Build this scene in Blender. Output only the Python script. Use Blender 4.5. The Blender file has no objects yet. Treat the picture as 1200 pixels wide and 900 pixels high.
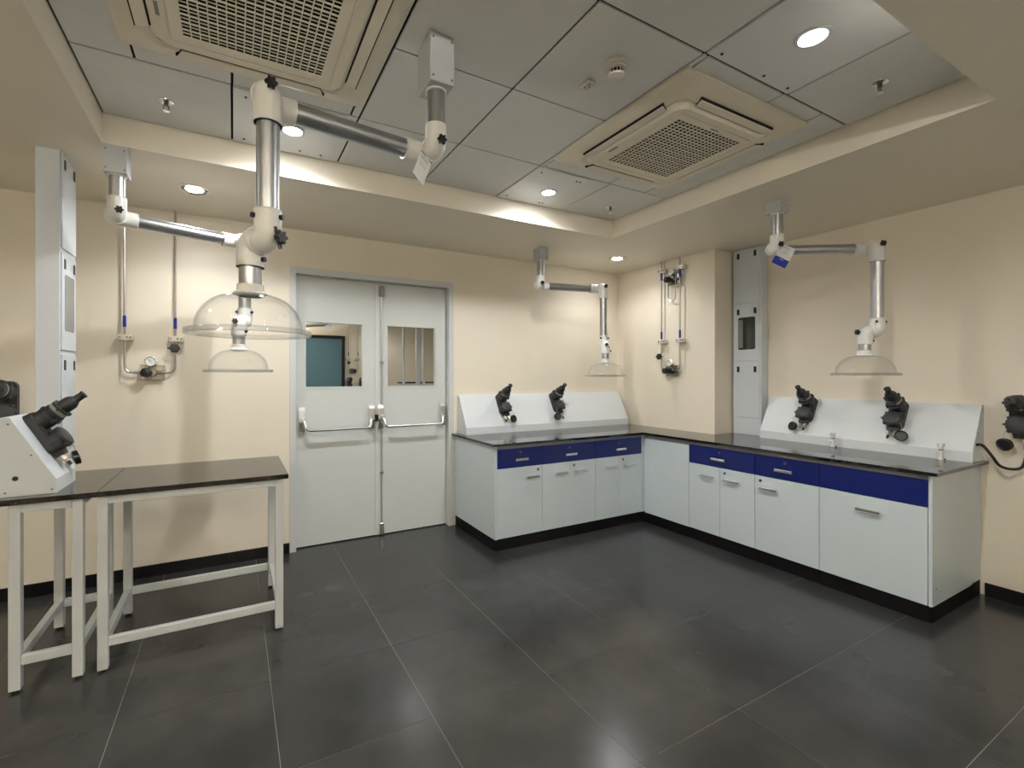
import bpy, bmesh, math, random
from mathutils import Vector, Matrix
random.seed(7)
PI = math.pi
scene = bpy.context.scene
col = scene.collection

# ------------------------------------------------------------------ camera
FPX, CXP, HZP = 540.52, 565.0, 439.5
CAMH, YAW = 1.47, math.radians(28.3)
cam = bpy.data.cameras.new('camera')
cam.sensor_width = 36.0
cam.sensor_fit = 'HORIZONTAL'
cam.lens = FPX / 1200 * 36
cam.shift_x = (600 - CXP) / 1200
cam.shift_y = -(450 - HZP) / 1200
cam.clip_start = 0.05
cam_o = bpy.data.objects.new('camera', cam)
cam_o.location = (0, 0, CAMH)
cam_o.rotation_euler = (PI / 2, 0, -YAW)
col.objects.link(cam_o)
scene.camera = cam_o

# ------------------------------------------------------------------ world, exposure
w = bpy.data.worlds.new('world')
scene.world = w
w.use_nodes = True
w.node_tree.nodes['Background'].inputs[0].default_value = (0.8, 0.85, 0.9, 1)
w.node_tree.nodes['Background'].inputs[1].default_value = 0.02
scene.view_settings.view_transform = 'Standard'
scene.view_settings.look = 'None'
scene.view_settings.gamma = 1
scene.view_settings.use_curve_mapping = False
scene.view_settings.exposure = 0.56

# downlight powers (W) : recessed lamps of the room, rear ones added unseen as fill, see make_downlight
P_TRAY, P_SOFFIT, P_REAR_FILL = 41.0, 11.5, 1.5
E_FILL_UPLIGHT = 158.0  # emission strength of the added uplights
LAMP_COL = (0.975, 0.99, 1.0)

# main dimensions (m)
YB = 4.11            # back wall
XR = 4.42            # right wall
XP = 4.06            # pillar face
YP = 2.837           # pillar end
XL, YR = -2.3, -2.4  # left and rear wall
S = 2.68             # soffit height
Z = 2.832            # tile height
T = 0.90             # worktop height
TX0, TX1, TY0, TY1 = -0.603, 2.948, 0.714, 3.052   # tray opening

# ------------------------------------------------------------------ materials
def nt(m):
    m.use_nodes = True
    return m.node_tree
def mat(name, color, rough=0.5, metal=0.0, noise=0.0, nscale=8.0, bump=0.0, bscale=60.0, spec=0.5, coat=0.0, rnd=0.0, rvar=0.0, world=False, detail=6):
    m = bpy.data.materials.new(name)
    t = nt(m)
    b = t.nodes['Principled BSDF']
    b.inputs['Roughness'].default_value = rough
    b.inputs['Metallic'].default_value = metal
    b.inputs['Specular IOR Level'].default_value = spec
    b.inputs['Coat Weight'].default_value = coat
    b.inputs['Base Color'].default_value = (*color, 1)
    tc = t.nodes.new('ShaderNodeTexCoord')
    TCO = t.nodes.new('ShaderNodeNewGeometry').outputs['Position'] if world else tc.outputs['Object']
    if noise or rvar:
        n = t.nodes.new('ShaderNodeTexNoise')
        n.inputs['Scale'].default_value = nscale
        n.inputs['Detail'].default_value = detail
        n.inputs['Roughness'].default_value = 0.6
        t.links.new(TCO, n.inputs['Vector'])
        if noise:
            mr = t.nodes.new('ShaderNodeMapRange')
            mr.inputs['From Min'].default_value = 0.3
            mr.inputs['From Max'].default_value = 0.7
            mr.inputs['To Min'].default_value = 1 - noise
            mr.inputs['To Max'].default_value = 1 + noise
            t.links.new(n.outputs['Fac'], mr.inputs['Value'])
            fac = mr.outputs[0]
            if rnd:
                oi = t.nodes.new('ShaderNodeObjectInfo')
                mr2 = t.nodes.new('ShaderNodeMapRange')
                mr2.inputs['To Min'].default_value = 1 - rnd
                mr2.inputs['To Max'].default_value = 1 + rnd
                t.links.new(oi.outputs['Random'], mr2.inputs['Value'])
                mm = t.nodes.new('ShaderNodeMath'); mm.operation = 'MULTIPLY'
                t.links.new(fac, mm.inputs[0]); t.links.new(mr2.outputs[0], mm.inputs[1])
                fac = mm.outputs[0]
            mx = t.nodes.new('ShaderNodeVectorMath'); mx.operation = 'SCALE'
            mx.inputs[0].default_value = color
            t.links.new(fac, mx.inputs['Scale'])
            t.links.new(mx.outputs[0], b.inputs['Base Color'])
        if rvar:
            mr3 = t.nodes.new('ShaderNodeMapRange')
            mr3.inputs['From Min'].default_value = 0.3
            mr3.inputs['From Max'].default_value = 0.7
            mr3.inputs['To Min'].default_value = rough - rvar
            mr3.inputs['To Max'].default_value = rough + rvar
            t.links.new(n.outputs['Fac'], mr3.inputs['Value'])
            t.links.new(mr3.outputs[0], b.inputs['Roughness'])
    if bump:
        n2 = t.nodes.new('ShaderNodeTexNoise')
        n2.inputs['Scale'].default_value = bscale
        n2.inputs['Detail'].default_value = 3
        t.links.new(TCO, n2.inputs['Vector'])
        bp = t.nodes.new('ShaderNodeBump')
        bp.inputs['Strength'].default_value = bump
        bp.inputs['Distance'].default_value = 0.004
        t.links.new(n2.outputs['Fac'], bp.inputs['Height'])
        t.links.new(bp.outputs[0], b.inputs['Normal'])
    return m
def glass_mat(name, tint=(0.96, 0.97, 0.97), ior=1.45, extra=0.0):
    m = bpy.data.materials.new(name)
    t = nt(m)
    t.nodes.remove(t.nodes['Principled BSDF'])
    out = t.nodes['Material Output']
    tr = t.nodes.new('ShaderNodeBsdfTransparent'); tr.inputs[0].default_value = (*tint, 1)
    gl = t.nodes.new('ShaderNodeBsdfGlossy'); gl.inputs['Roughness'].default_value = 0.0
    fr = t.nodes.new('ShaderNodeLayerWeight'); fr.inputs[0].default_value = 0.5
    pw = t.nodes.new('ShaderNodeMath'); pw.operation = 'POWER'; pw.inputs[1].default_value = 4.0
    ml = t.nodes.new('ShaderNodeMath'); ml.operation = 'MULTIPLY_ADD'; ml.inputs[1].default_value = 0.55; ml.inputs[2].default_value = 0.022 + extra
    t.links.new(fr.outputs['Facing'], pw.inputs[0]); t.links.new(pw.outputs[0], ml.inputs[0])
    mx = t.nodes.new('ShaderNodeMixShader')
    t.links.new(ml.outputs[0], mx.inputs[0])
    t.links.new(tr.outputs[0], mx.inputs[1]); t.links.new(gl.outputs[0], mx.inputs[2])
    t.links.new(mx.outputs[0], out.inputs[0])
    return m
def emit_mat(name, color, strength):
    m = bpy.data.materials.new(name)
    t = nt(m)
    b = t.nodes['Principled BSDF']
    b.inputs['Base Color'].default_value = (0.8, 0.8, 0.8, 1)
    b.inputs['Emission Color'].default_value = (*color, 1)
    b.inputs['Emission Strength'].default_value = strength
    return m
M = dict(
    wall=mat('cream_paint', (0.83, 0.755, 0.625), 0.55, noise=0.015, nscale=3, bump=0.06, bscale=180),
    soffit=mat('soffit_paint', (0.83, 0.765, 0.64), 0.45, noise=0.015, nscale=3, bump=0.04, bscale=150),
    floor=mat('slate_tile', (0.038, 0.038, 0.0378), 0.23, noise=0.34, nscale=1.7, bump=0.0, rnd=0.10, spec=0.42, detail=3, world=True),
    grout=mat('grout', (0.24, 0.235, 0.22), 0.8),
    skirt=mat('black_skirting', (0.004, 0.004, 0.0045), 0.5, noise=0.2, spec=0.2),
    tile=mat('ceiling_tile_white', (0.84, 0.835, 0.81), 0.6, noise=0.02, nscale=6),
    metalpanel=mat('painted_metal_panel', (0.82, 0.84, 0.85), 0.3, noise=0.02, nscale=4),
    black=mat('dark_void', (0.006, 0.006, 0.006), 0.9),
    ac=mat('ivory_plastic', (0.84, 0.77, 0.62), 0.45, noise=0.01),
    white=mat('white_powder_coat', (0.70, 0.735, 0.75), 0.38, noise=0.015, nscale=5),
    cabwhite=mat('cabinet_white', (0.60, 0.67, 0.70), 0.35, noise=0.015, nscale=3),
    mount=mat('mount_grey', (0.50, 0.515, 0.525), 0.4, noise=0.02, nscale=5),
    column=mat('column_white', (0.66, 0.70, 0.74), 0.35, noise=0.02, nscale=3),
    legs=mat('table_frame_white', (0.68, 0.71, 0.715), 0.4, noise=0.03, nscale=9),
    blue=mat('blue_laminate', (0.002, 0.009, 0.115), 0.30, noise=0.05),
    strip=mat('grey_strip', (0.25, 0.255, 0.26), 0.4, noise=0.04),
    granite=mat('black_granite', (0.010, 0.010, 0.010), 0.02, noise=0.6, nscale=220, spec=0.9),
    desktop=mat('black_desktop', (0.018, 0.017, 0.014), 0.05, noise=0.4, nscale=160, spec=0.62),
    door=mat('door_paint', (0.64, 0.66, 0.635), 0.38, noise=0.015, nscale=2.5),
    frame=mat('door_frame_paint', (0.64, 0.655, 0.64), 0.35, noise=0.015),
    chrome=mat('brushed_steel', (0.80, 0.80, 0.78), 0.25, metal=1.0, noise=0.03, nscale=40),
    steel=mat('steel_tube', (0.55, 0.53, 0.49), 0.28, metal=1.0, noise=0.04, nscale=30),
    dsteel=mat('dark_steel', (0.20, 0.19, 0.17), 0.3, metal=1.0, noise=0.1, nscale=40),
    alu=mat('anodised_aluminium', (0.50, 0.51, 0.52), 0.36, metal=1.0, noise=0.02, nscale=20),
    joint=mat('joint_white_plastic', (0.80, 0.79, 0.75), 0.32, noise=0.01),
    knob=mat('black_knob', (0.006, 0.006, 0.007), 0.4, noise=0.1),
    plug=mat('charcoal_plastic', (0.022, 0.022, 0.024), 0.5, noise=0.15, nscale=40, bump=0.08, bscale=200),
    plug2=mat('charcoal_cover', (0.035, 0.036, 0.038), 0.55, noise=0.12, nscale=40),
    brass=mat('nickel_brass', (0.60, 0.55, 0.46), 0.3, metal=1.0, noise=0.05),
    ring=mat('grey_ring', (0.32, 0.31, 0.27), 0.4, noise=0.05),
    glass=glass_mat('clear_acrylic', (0.993, 0.995, 0.994), 1.49, 0.006),
    rimglass=glass_mat('acrylic_edge', (0.93, 0.94, 0.94), 1.49, 0.10),
    mirror=mat('reflective_pane', (0.74, 0.75, 0.73), 0.015, metal=1.0, noise=0.005),
    dglass=mat('dark_pane', (0.02, 0.02, 0.02), 0.05, noise=0.05, spec=0.8),
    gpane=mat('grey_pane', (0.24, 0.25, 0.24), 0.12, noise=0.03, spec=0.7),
    teal=mat('teal_film', (0.095, 0.19, 0.245), 0.35, noise=0.03),
    bluetape=mat('blue_sleeve', (0.004, 0.02, 0.30), 0.4, noise=0.05),
    paper=mat('paper_tag', (0.72, 0.73, 0.71), 0.6, noise=0.03),
    ink=mat('ink', (0.03, 0.03, 0.035), 0.7),
    clip=mat('cream_clip', (0.72, 0.68, 0.58), 0.5, noise=0.02),
    dial=mat('gauge_face', (0.70, 0.71, 0.68), 0.3, noise=0.02),
    detector=mat('detector_plastic', (0.72, 0.68, 0.60), 0.4, noise=0.01),
    lens=emit_mat('lamp_lens', (0.98, 0.99, 1.0), 150.0),
    lens_s=emit_mat('soffit_lamp_lens', (0.98, 0.99, 1.0), 55.0),
)

# ------------------------------------------------------------------ mesh builder
def frame_m(o, zdir, up=(0, 0, 1)):
    z = Vector(zdir).normalized(); u = Vector(up)
    if abs(z.dot(u.normalized())) > 0.99: u = Vector((0, 1, 0)) if abs(z.y) < 0.9 else Vector((1, 0, 0))
    x = u.cross(z).normalized(); y = z.cross(x)
    m = Matrix((x, y, z)).transposed().to_4x4()
    m.translation = Vector(o)
    return m
class MB:
    def __init__(s): s.v = []; s.f = []; s.sm = []
    def add(s, vs, fs, sm=False, m=None):
        k = len(s.v)
        for p in vs:
            p = Vector(p)
            s.v.append(tuple(m @ p) if m is not None else tuple(p))
        for f in fs:
            s.f.append([k + i for i in f]); s.sm.append(sm)
        return s
    def box(s, x0, x1, y0, y1, z0, z1, m=None, b=0.0):
        if b > 0:
            bm = bmesh.new()
            bmesh.ops.create_cube(bm, size=1.0)
            for v in bm.verts:
                v.co = Vector(((x0 + x1) / 2 + v.co.x * (x1 - x0), (y0 + y1) / 2 + v.co.y * (y1 - y0), (z0 + z1) / 2 + v.co.z * (z1 - z0)))
            bmesh.ops.bevel(bm, geom=bm.edges[:], offset=b, segments=1, affect='EDGES', profile=0.5)
            bm.verts.index_update()
            s.add([v.co.copy() for v in bm.verts], [[v.index for v in f.verts] for f in bm.faces], False, m)
            bm.free(); return s
        vs = [(x, y, z) for z in (z0, z1) for y in (y0, y1) for x in (x0, x1)]
        return s.add(vs, [(0, 2, 3, 1), (4, 5, 7, 6), (0, 1, 5, 4), (2, 6, 7, 3), (0, 4, 6, 2), (1, 3, 7, 5)], False, m)
    def lathe(s, prof, n=24, m=None, sm=True, a0=0.0):
        vs = []; fs = []
        for r, z in prof:
            for i in range(n):
                a = a0 + 2 * PI * i / n
                vs.append((r * math.cos(a), r * math.sin(a), z))
        for j in range(len(prof) - 1):
            for i in range(n):
                i2 = (i + 1) % n
                fs.append((j * n + i, j * n + i2, (j + 1) * n + i2, (j + 1) * n + i))
        s.add(vs, fs, sm, m)
        return s
    def cyl(s, r, z0, z1, n=24, m=None, b=0.0, r1=None):
        r1 = r if r1 is None else r1
        p = [(0.0001, z0), (max(r - b, 1e-4), z0)]
        if b: p += [(r, z0 + b)]
        if b: p += [(r1, z1 - b)]
        else: p += [(r1, z1)]
        p += [(max(r1 - b, 1e-4), z1), (0.0001, z1)]
        k = len(s.f)
        s.lathe(p, n, m)
        # flat caps
        for j in range(k, k + n): s.sm[j] = False
        for j in range(len(s.f) - n, len(s.f)): s.sm[j] = False
        return s
    def sphere(s, r, m, n=20, k=10):
        return s.lathe([(max(1e-4, r * math.sin(PI * i / k)), -r * math.cos(PI * i / k)) for i in range(k + 1)], n, m)
    def tube(s, pts, r, n=10):
        P = [Vector(p) for p in pts]; vs = []; fs = []
        t0 = (P[1] - P[0]).normalized()
        u = t0.orthogonal().normalized()
        for i, p in enumerate(P):
            t = (P[min(i + 1, len(P) - 1)] - P[max(i - 1, 0)]).normalized()
            u = (u - t * u.dot(t)).normalized(); v = t.cross(u)
            for k in range(n):
                a = 2 * PI * k / n
                vs.append(p + (u * math.cos(a) + v * math.sin(a)) * r)
        for i in range(len(P) - 1):
            for k in range(n):
                k2 = (k + 1) % n
                fs.append((i * n + k, i * n + k2, (i + 1) * n + k2, (i + 1) * n + k))
        s.add(vs, fs, True)
        s.add([vs[k] for k in range(n)], [list(range(n))[::-1]]); L = (len(P) - 1) * n
        s.add([vs[L + k] for k in range(n)], [list(range(n))])
        return s
    def prism(s, poly, d0, d1, m=None):
        n = len(poly)
        vs = [(a, b, d0) for a, b in poly] + [(a, b, d1) for a, b in poly]
        fs = [list(range(n))[::-1], [n + i for i in range(n)]] + [(i, (i + 1) % n, n + (i + 1) % n, n + i) for i in range(n)]
        return s.add(vs, fs, False, m)
    def mesh(s, name, mt):
        me = bpy.data.meshes.new(name)
        me.from_pydata(s.v, [], s.f)
        me.polygons.foreach_set('use_smooth', s.sm)
        me.materials.append(M[mt])
        me.update()
        bm = bmesh.new(); bm.from_mesh(me)
        bmesh.ops.recalc_face_normals(bm, faces=bm.faces)
        for ed in bm.edges:
            if len(ed.link_faces) == 2 and ed.calc_face_angle(0.0) > 0.6: ed.smooth = False
        bm.to_mesh(me); bm.free()
        return me
    def build(s, name, mt, parent=None, **kw):
        return link(name, s.mesh(name, mt), parent, **kw)
def link(name, data, parent=None, label=None, cat=None, group=None, kind=None, loc=None, mw=None):
    o = bpy.data.objects.new(name, data)
    col.objects.link(o)
    if parent is not None: o.parent = parent
    if loc is not None: o.location = loc
    if mw is not None: o.matrix_basis = mw
    if label: o['label'] = label
    if cat: o['category'] = cat
    if group: o['group'] = group
    if kind: o['kind'] = kind
    return o
def empty(name, label, cat, loc=(0, 0, 0), group=None, kind=None, mw=None):
    o = link(name, None, None, label, cat, group, kind, loc, mw)
    o.empty_display_size = 0.1
    return o
# children of an empty placed with a location are built in world space through this
def inv(o): return o.matrix_basis.inverted()
def wbuild(mb, name, mt, parent, **kw):
    mi = inv(parent)
    if parent.parent is not None: mi = mi @ inv(parent.parent)
    mb.v = [tuple(mi @ Vector(p)) for p in mb.v]
    return mb.build(name, mt, parent, **kw)
def arc(c, a, b, r, n=6):
    """fillet corner at c between directions a and b (unit), radius r"""
    c = Vector(c); a = Vector(a); b = Vector(b); out = []
    for i in range(n + 1):
        th = PI / 2 * i / n
        out.append(c + a * r * (1 - math.sin(th)) + b * r * (1 - math.cos(th)))
    return out
def rrect(w2, h2, r, n=6):
    pts = []
    for cx, cy, a0 in ((w2 - r, h2 - r, 0), (-w2 + r, h2 - r, PI / 2), (-w2 + r, -h2 + r, PI), (w2 - r, -h2 + r, 1.5 * PI)):
        for i in range(n + 1):
            a = a0 + PI / 2 * i / n
            pts.append((cx + r * math.cos(a), cy + r * math.sin(a)))
    return pts

# ------------------------------------------------------------------ room shell
fl = MB().box(XL, XR, YR, YB + 0.09, -0.06, -0.0012).build('floor', 'grout', label='dark grey slate tiled floor of the laboratory', cat='floor', kind='structure')
xs = [0.755 + 0.6 * k for k in range(-6, 8)]
ys = [2.437 + 0.592 * k for k in range(-9, 5)]
tcache = {}
g = 0.0011
for i in range(len(xs) - 1):
    for j in range(len(ys) - 1):
        x0, x1 = max(xs[i], XL), min(xs[i + 1], XR)
        y0, y1 = max(ys[j], YR), min(ys[j + 1], YB + 0.07)
        if x1 - x0 < 0.02 or y1 - y0 < 0.02: continue
        key = (round(x1 - x0, 3), round(y1 - y0, 3))
        if key not in tcache:
            hx, hy = key[0] / 2 - g, key[1] / 2 - g
            tcache[key] = MB().box(-hx, hx, -hy, hy, -0.0011, 0.0).mesh('floor_tile', 'floor')
        link('floor_tile', tcache[key], fl, loc=((x0 + x1) / 2, (y0 + y1) / 2, 0))

DX0, DX1, DH = 0.405, 1.895, 2.37      # outer edge of the door frame
mb = MB()
mb.box(XL - 0.1, DX0, YB, YB + 0.16, 0, S + 0.25); mb.box(DX1, XR + 0.1, YB, YB + 0.16, 0, S + 0.25); mb.box(DX0, DX1, YB, YB + 0.16, DH, S + 0.25)
mb.build('wall_back', 'wall', label='cream painted back wall around the white double door', cat='wall', kind='structure')
MB().box(XR, XR + 0.12, YR, YB, 0, S + 0.25).build('wall_right', 'wall', label='cream painted right wall behind the long counter', cat='wall', kind='structure')
MB().box(XP, XR, YP, YB, 0, S).build('wall_pillar', 'wall', label='cream boxed-out pillar in the corner carrying slim gas pipes', cat='wall', kind='structure')
MB().box(XL - 0.1, XL, YR, YB, 0, S + 0.25).build('wall_left', 'wall', label='cream painted left wall out of the frame', cat='wall', kind='structure')
MB().box(XL - 0.1, XR + 0.12, YR - 0.12, YR, 0, S + 0.25).build('wall_rear', 'wall', label='cream painted rear wall mirrored in the door panes', cat='wall', kind='structure')
mb = MB()
mb.box(XL, XR, TY1, YB, S, S + 0.25); mb.box(XL, XR, YR, TY0, S, S + 0.25)
mb.box(XL, TX0, TY0, TY1, S, S + 0.25); mb.box(TX1, XR, TY0, TY1, S, S + 0.25)
ceil = mb.build('ceiling', 'soffit', label='cream dropped soffit around a recessed tray of grey tiles', cat='ceiling', kind='structure')
MB().box(TX0, TX1, TY0, TY1, Z + 0.012, Z + 0.10).build('tray_backing', 'black', ceil)

# baseboards
def skirt(name, x0, x1, y0, y1, lab):
    MB().box(x0, x1, y0, y1, 0, 0.085, b=0.002).build(name, 'skirt', label=lab, cat='baseboard', kind='structure')
skirt('baseboard_back', XL, DX0 - 0.002, YB - 0.012, YB - 0.0005, 'black skirting along the back wall beneath the white tables')
skirt('baseboard_right', XR - 0.012, XR - 0.0005, YR, 1.12, 'black skirting on the right wall past the counter end')

# ------------------------------------------------------------------ tray tiles
CX = [-0.6, -0.008, 0.586, 1.172, 1.757, 2.37, 2.945]
CY = [0.716, 1.275, 1.867, 2.462, 3.049]
GP = 0.0055
def ctile(x0, x1, y0, y1, mt='tile', name='ceiling_tile', dz=0.0):
    return MB().box(x0 + GP, x1 - GP, y0 + GP, y1 - GP, Z - dz, Z + 0.010, b=0.0015).build(name, mt, ceil)
AC = [(0.082, 1.85), (2.247, 1.845)]
ACH = 0.488
for i in range(6):
    for j in range(4):
        if j in (1, 2) and i in (0, 1, 4, 5): continue
        if (i, j) in ((1, 3), (4, 3), (4, 0)): continue
        ctile(CX[i], CX[i + 1], CY[j], CY[j + 1])
for k, (ax, ay) in enumerate(AC):
    x0, x1 = (CX[0], CX[2]) if k == 0 else (CX[4], CX[6])
    y0, y1 = CY[1], CY[3]
    ctile(x0, ax - ACH + 0.03, y0, y1); ctile(ax + ACH - 0.03, x1, y0, y1)
    xm = x0 + 0.593
    ctile(ax - ACH + 0.03, xm, y0, ay - ACH + 0.03); ctile(xm, ax + ACH - 0.03, y0, ay - ACH + 0.03)
    ctile(ax - ACH + 0.03, xm, ay + ACH - 0.03, y1); ctile(xm, ax + ACH - 0.03, ay + ACH - 0.03, y1)
scr = MB().cyl(0.006, -0.003, 0.002, 10).mesh('screw', 'knob')
for (i, j, sub) in ((1, 3, 0.53), (4, 3, 0.44), (4, 0, 0.60)):
    x0, x1, y0, y1 = CX[i], CX[i + 1], CY[j], CY[j + 1]
    ctile(x0, x1, y0, y1)
    p = MB().box(x0 + 0.005, x0 + sub, y0 + 0.012, y1 - 0.012, Z - 0.004, Z - 0.0005, b=0.001).build('metal_panel', 'metalpanel', ceil)
    for fx in (0.06, 0.36, sub - 0.05):
        for fy in (0.07, 0.52):
            link('screw', scr, p, loc=(x0 + fx, y0 + fy, Z - 0.0045))

# ------------------------------------------------------------------ air conditioning cassettes
def make_ac(ax, ay, label):
    e = empty('air_conditioner', label, 'air conditioner', (ax, ay, Z), 'ceiling cassette air conditioners')
    def ring(mb, loops):
        n = len(loops[0][0]); vs = []; fs = []
        for poly, z in loops: vs += [(a, b, z) for a, b in poly]
        for j in range(len(loops) - 1):
            for i in range(n):
                i2 = (i + 1) % n
                fs.append((j * n + i, j * n + i2, (j + 1) * n + i2, (j + 1) * n + i))
        return mb.add(vs, fs, False)
    H = ACH
    # outer fascia: thin lip, sloped face, rounded step
    mb = MB()
    ring(mb, [(rrect(H, H, 0.012), -0.001), (rrect(H, H, 0.012), -0.014), (rrect(H - 0.02, H - 0.02, 0.012), -0.022),
              (rrect(0.40, 0.40, 0.06), -0.042), (rrect(0.385, 0.385, 0.06), -0.046), (rrect(0.36, 0.36, 0.05), -0.040)])
    mb.build('fascia', 'ac', e)
    mb = MB()
    ring(mb, [(rrect(0.375, 0.375, 0.07), -0.030), (rrect(0.348, 0.348, 0.07), -0.055), (rrect(0.338, 0.338, 0.065), -0.062), (rrect(0.30, 0.30, 0.012), -0.062),
              (rrect(0.298, 0.298, 0.012), -0.059), (rrect(0.294, 0.294, 0.012), -0.059), (rrect(0.292, 0.292, 0.012), -0.062), (rrect(0.255, 0.255, 0.002), -0.062), (rrect(0.255, 0.255, 0.002), -0.036)])
    mb.build('intake_panel', 'ac', e)
    MB().box(-0.254, 0.254, -0.254, 0.254, -0.0562, -0.050).build('filter', 'black', e)
    mb = MB()
    n = 17
    for i in range(n + 1):
        t = -0.255 + 0.51 * i / n
        mb.box(t - 0.0021, t + 0.0021, -0.256, 0.256, -0.0615, -0.0575)
    n2 = 12
    for i in range(n2 + 1):
        t = -0.255 + 0.51 * i / n2
        mb.box(-0.256, 0.256, t - 0.003, t + 0.003, -0.0610, -0.0570)
        if i < n2:
            t2 = t + 0.51 / n2 / 2
            mb.box(-0.256, 0.256, t2 - 0.0016, t2 + 0.0016, -0.0600, -0.0565)
    mb.build('grille', 'ac', e, kind='stuff')
    for k in range(4):
        R = Matrix.Rotation(k * PI / 2, 4, 'Z')
        fl_ = MB().prism([(-0.262, 0.356), (0.262, 0.356), (0.292, 0.412), (-0.292, 0.412)], -0.0505, -0.0395, R).build('air_slot', 'black', e)
        m2 = R @ Matrix.Translation((0, 0.3845, -0.0525))
        MB().prism([(-0.266, -0.022), (0.266, -0.022), (0.284, 0.0215), (-0.284, 0.0215)], -0.002, 0.003, m2).build('louvre', 'ac', fl_)
    MB().box(-0.33, -0.318, 0.10, 0.17, -0.064, -0.0615).build('indicator', 'strip', e)
    MB().box(-0.03, 0.03, -0.278, -0.270, -0.0635, -0.0615).build('maker_plate', 'strip', e)
    return e
make_ac(*AC[0], 'large ivory ceiling air conditioner above the white tables, cut off by the top edge')
make_ac(*AC[1], 'ivory ceiling air conditioner beside the smoke detector, nearer the right wall')

# ------------------------------------------------------------------ downlights
def make_downlight(x, y, z, label, power, soff, grp, spot=150.0, blend=0.7):
    e = empty('downlight', label, 'downlight', (x, y, z), grp)
    r = 0.078 if soff else 0.047
    MB().lathe([(r + 0.018, -0.0005), (r + 0.018, -0.004), (r + 0.004, -0.006), (r - 0.002, -0.002)], 28).build('trim_ring', 'chrome' if soff else 'white', e)
    MB().lathe([(r - 0.002, -0.002), (r - 0.014, -0.001), (0.0001, -0.0008)], 28).build('reflector', 'dsteel' if soff else 'white', e)
    MB().lathe([(r - (0.026 if soff else 0.012), -0.0015), (r - (0.032 if soff else 0.016), -0.006), (0.0001, -0.007)], 28).build('lens', 'lens_s' if soff else 'lens', e)
    ld = bpy.data.lights.new('downlight_lamp', 'SPOT')
    ld.energy = power; ld.color = LAMP_COL
    ld.spot_size = math.radians(spot); ld.spot_blend = blend
    ld.shadow_soft_size = 0.022
    lo = bpy.data.objects.new('downlight_lamp', ld)
    lo.location = (0, 0, -0.03); lo.parent = e
    col.objects.link(lo)
    return e
TZ = Z - 0.004
make_downlight(2.045, 1.0, TZ, 'bright round downlight in the metal ceiling panel at upper right', P_TRAY, False, 'tray downlights', 165)
make_downlight(0.288, 2.753, TZ, 'bright round downlight behind the big aluminium arm', P_TRAY, False, 'tray downlights', 165)
make_downlight(2.06, 2.785, TZ, 'bright round downlight beyond the far air conditioner near the tray corner', P_TRAY, False, 'tray downlights', 165)
make_downlight(-0.225, 3.54, S, 'chrome ringed soffit downlight above the left gas pipes', P_SOFFIT, True, 'soffit downlights')
make_downlight(3.506, 3.556, S, 'chrome ringed soffit downlight above the corner of the counters', P_SOFFIT, True, 'soffit downlights')
for x, y, nm in ((3.5, 0.15, 'near the right wall'), (1.3, -0.6, 'in the middle'), (-1.2, 0.4, 'near the left wall'), (3.0, -1.6, 'in the far corner'), (0.2, -1.7, 'by the rear wall'), (-1.5, 2.2, 'over the left aisle')):  # unseen downlights added to lift the overall fill light
    make_downlight(x, y, S, 'added fill downlight out of view ' + nm, P_REAR_FILL * (10 if y < -1 else 1), True, 'soffit downlights', 165)

M['fill_up'] = emit_mat('fill_uplight_diffuser', (1.0, 0.965, 0.90), E_FILL_UPLIGHT)
for x, nm in ((-1.3, 'nearer the left wall'), (0.38, 'nearer the right wall')):  # unseen uplights added to brighten the room by ceiling bounce
    e = empty('fill_uplight', 'added long white fill uplight behind the camera ' + nm, 'added fill light', (x, -1.45, 2.36), 'added fill uplights behind the camera')
    MB().box(-0.75, 0.75, -0.07, 0.07, -0.02, 0.02, b=0.002).build('housing', 'white', e)  # housing of the added fill uplight
    MB().box(-0.73, 0.73, -0.06, 0.06, 0.0205, 0.026).build('added_diffuser', 'fill_up', e)
    for sx in (-0.6, 0.6):
        MB().tube([(sx, 0.065, 0.02), (sx, 0.065, S - 2.3605)], 0.002, 6).build('suspension_wire', 'steel', e)

# ------------------------------------------------------------------ smoke detector, sensor, sprinklers
e = empty('smoke_detector', 'round cream smoke detector on the ceiling tile beside the far air conditioner', 'smoke detector', (1.474, 1.50, Z))
MB().lathe([(0.052, -0.0005), (0.054, -0.012), (0.050, -0.02), (0.040, -0.022)], 32).build('base', 'detector', e)
hd = MB().lathe([(0.046, -0.019), (0.043, -0.030), (0.034, -0.034)], 32).build('collar', 'detector', e)
MB().cyl(0.030, -0.05, -0.030, 24).build('chamber', 'black', e)
mb = MB()
for k in range(14):
    a = 2 * PI * k / 14
    mb.box(0.028, 0.036, -0.0022, 0.0022, -0.052, -0.032, m=Matrix.Rotation(a, 4, 'Z'))
mb.build('vent_ribs', 'detector', e)
MB().lathe([(0.036, -0.049), (0.033, -0.056), (0.018, -0.061), (0.0001, -0.062)], 28).build('cap', 'detector', e)
e = empty('ceiling_sensor', 'small square white sensor plate on the ceiling next to the smoke detector', 'sensor', (1.457, 1.663, Z))
MB().box(-0.022, 0.022, -0.03, 0.03, -0.014, -0.0005, b=0.003).build('plate', 'detector', e)
for dx, dy in ((-.008, .012), (.008, .0), (-.006, -.014)):
    MB().cyl(0.004, -0.016, -0.0135, 8, m=Matrix.Translation((dx, dy, 0))).build('terminal', 'dsteel', e)
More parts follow.
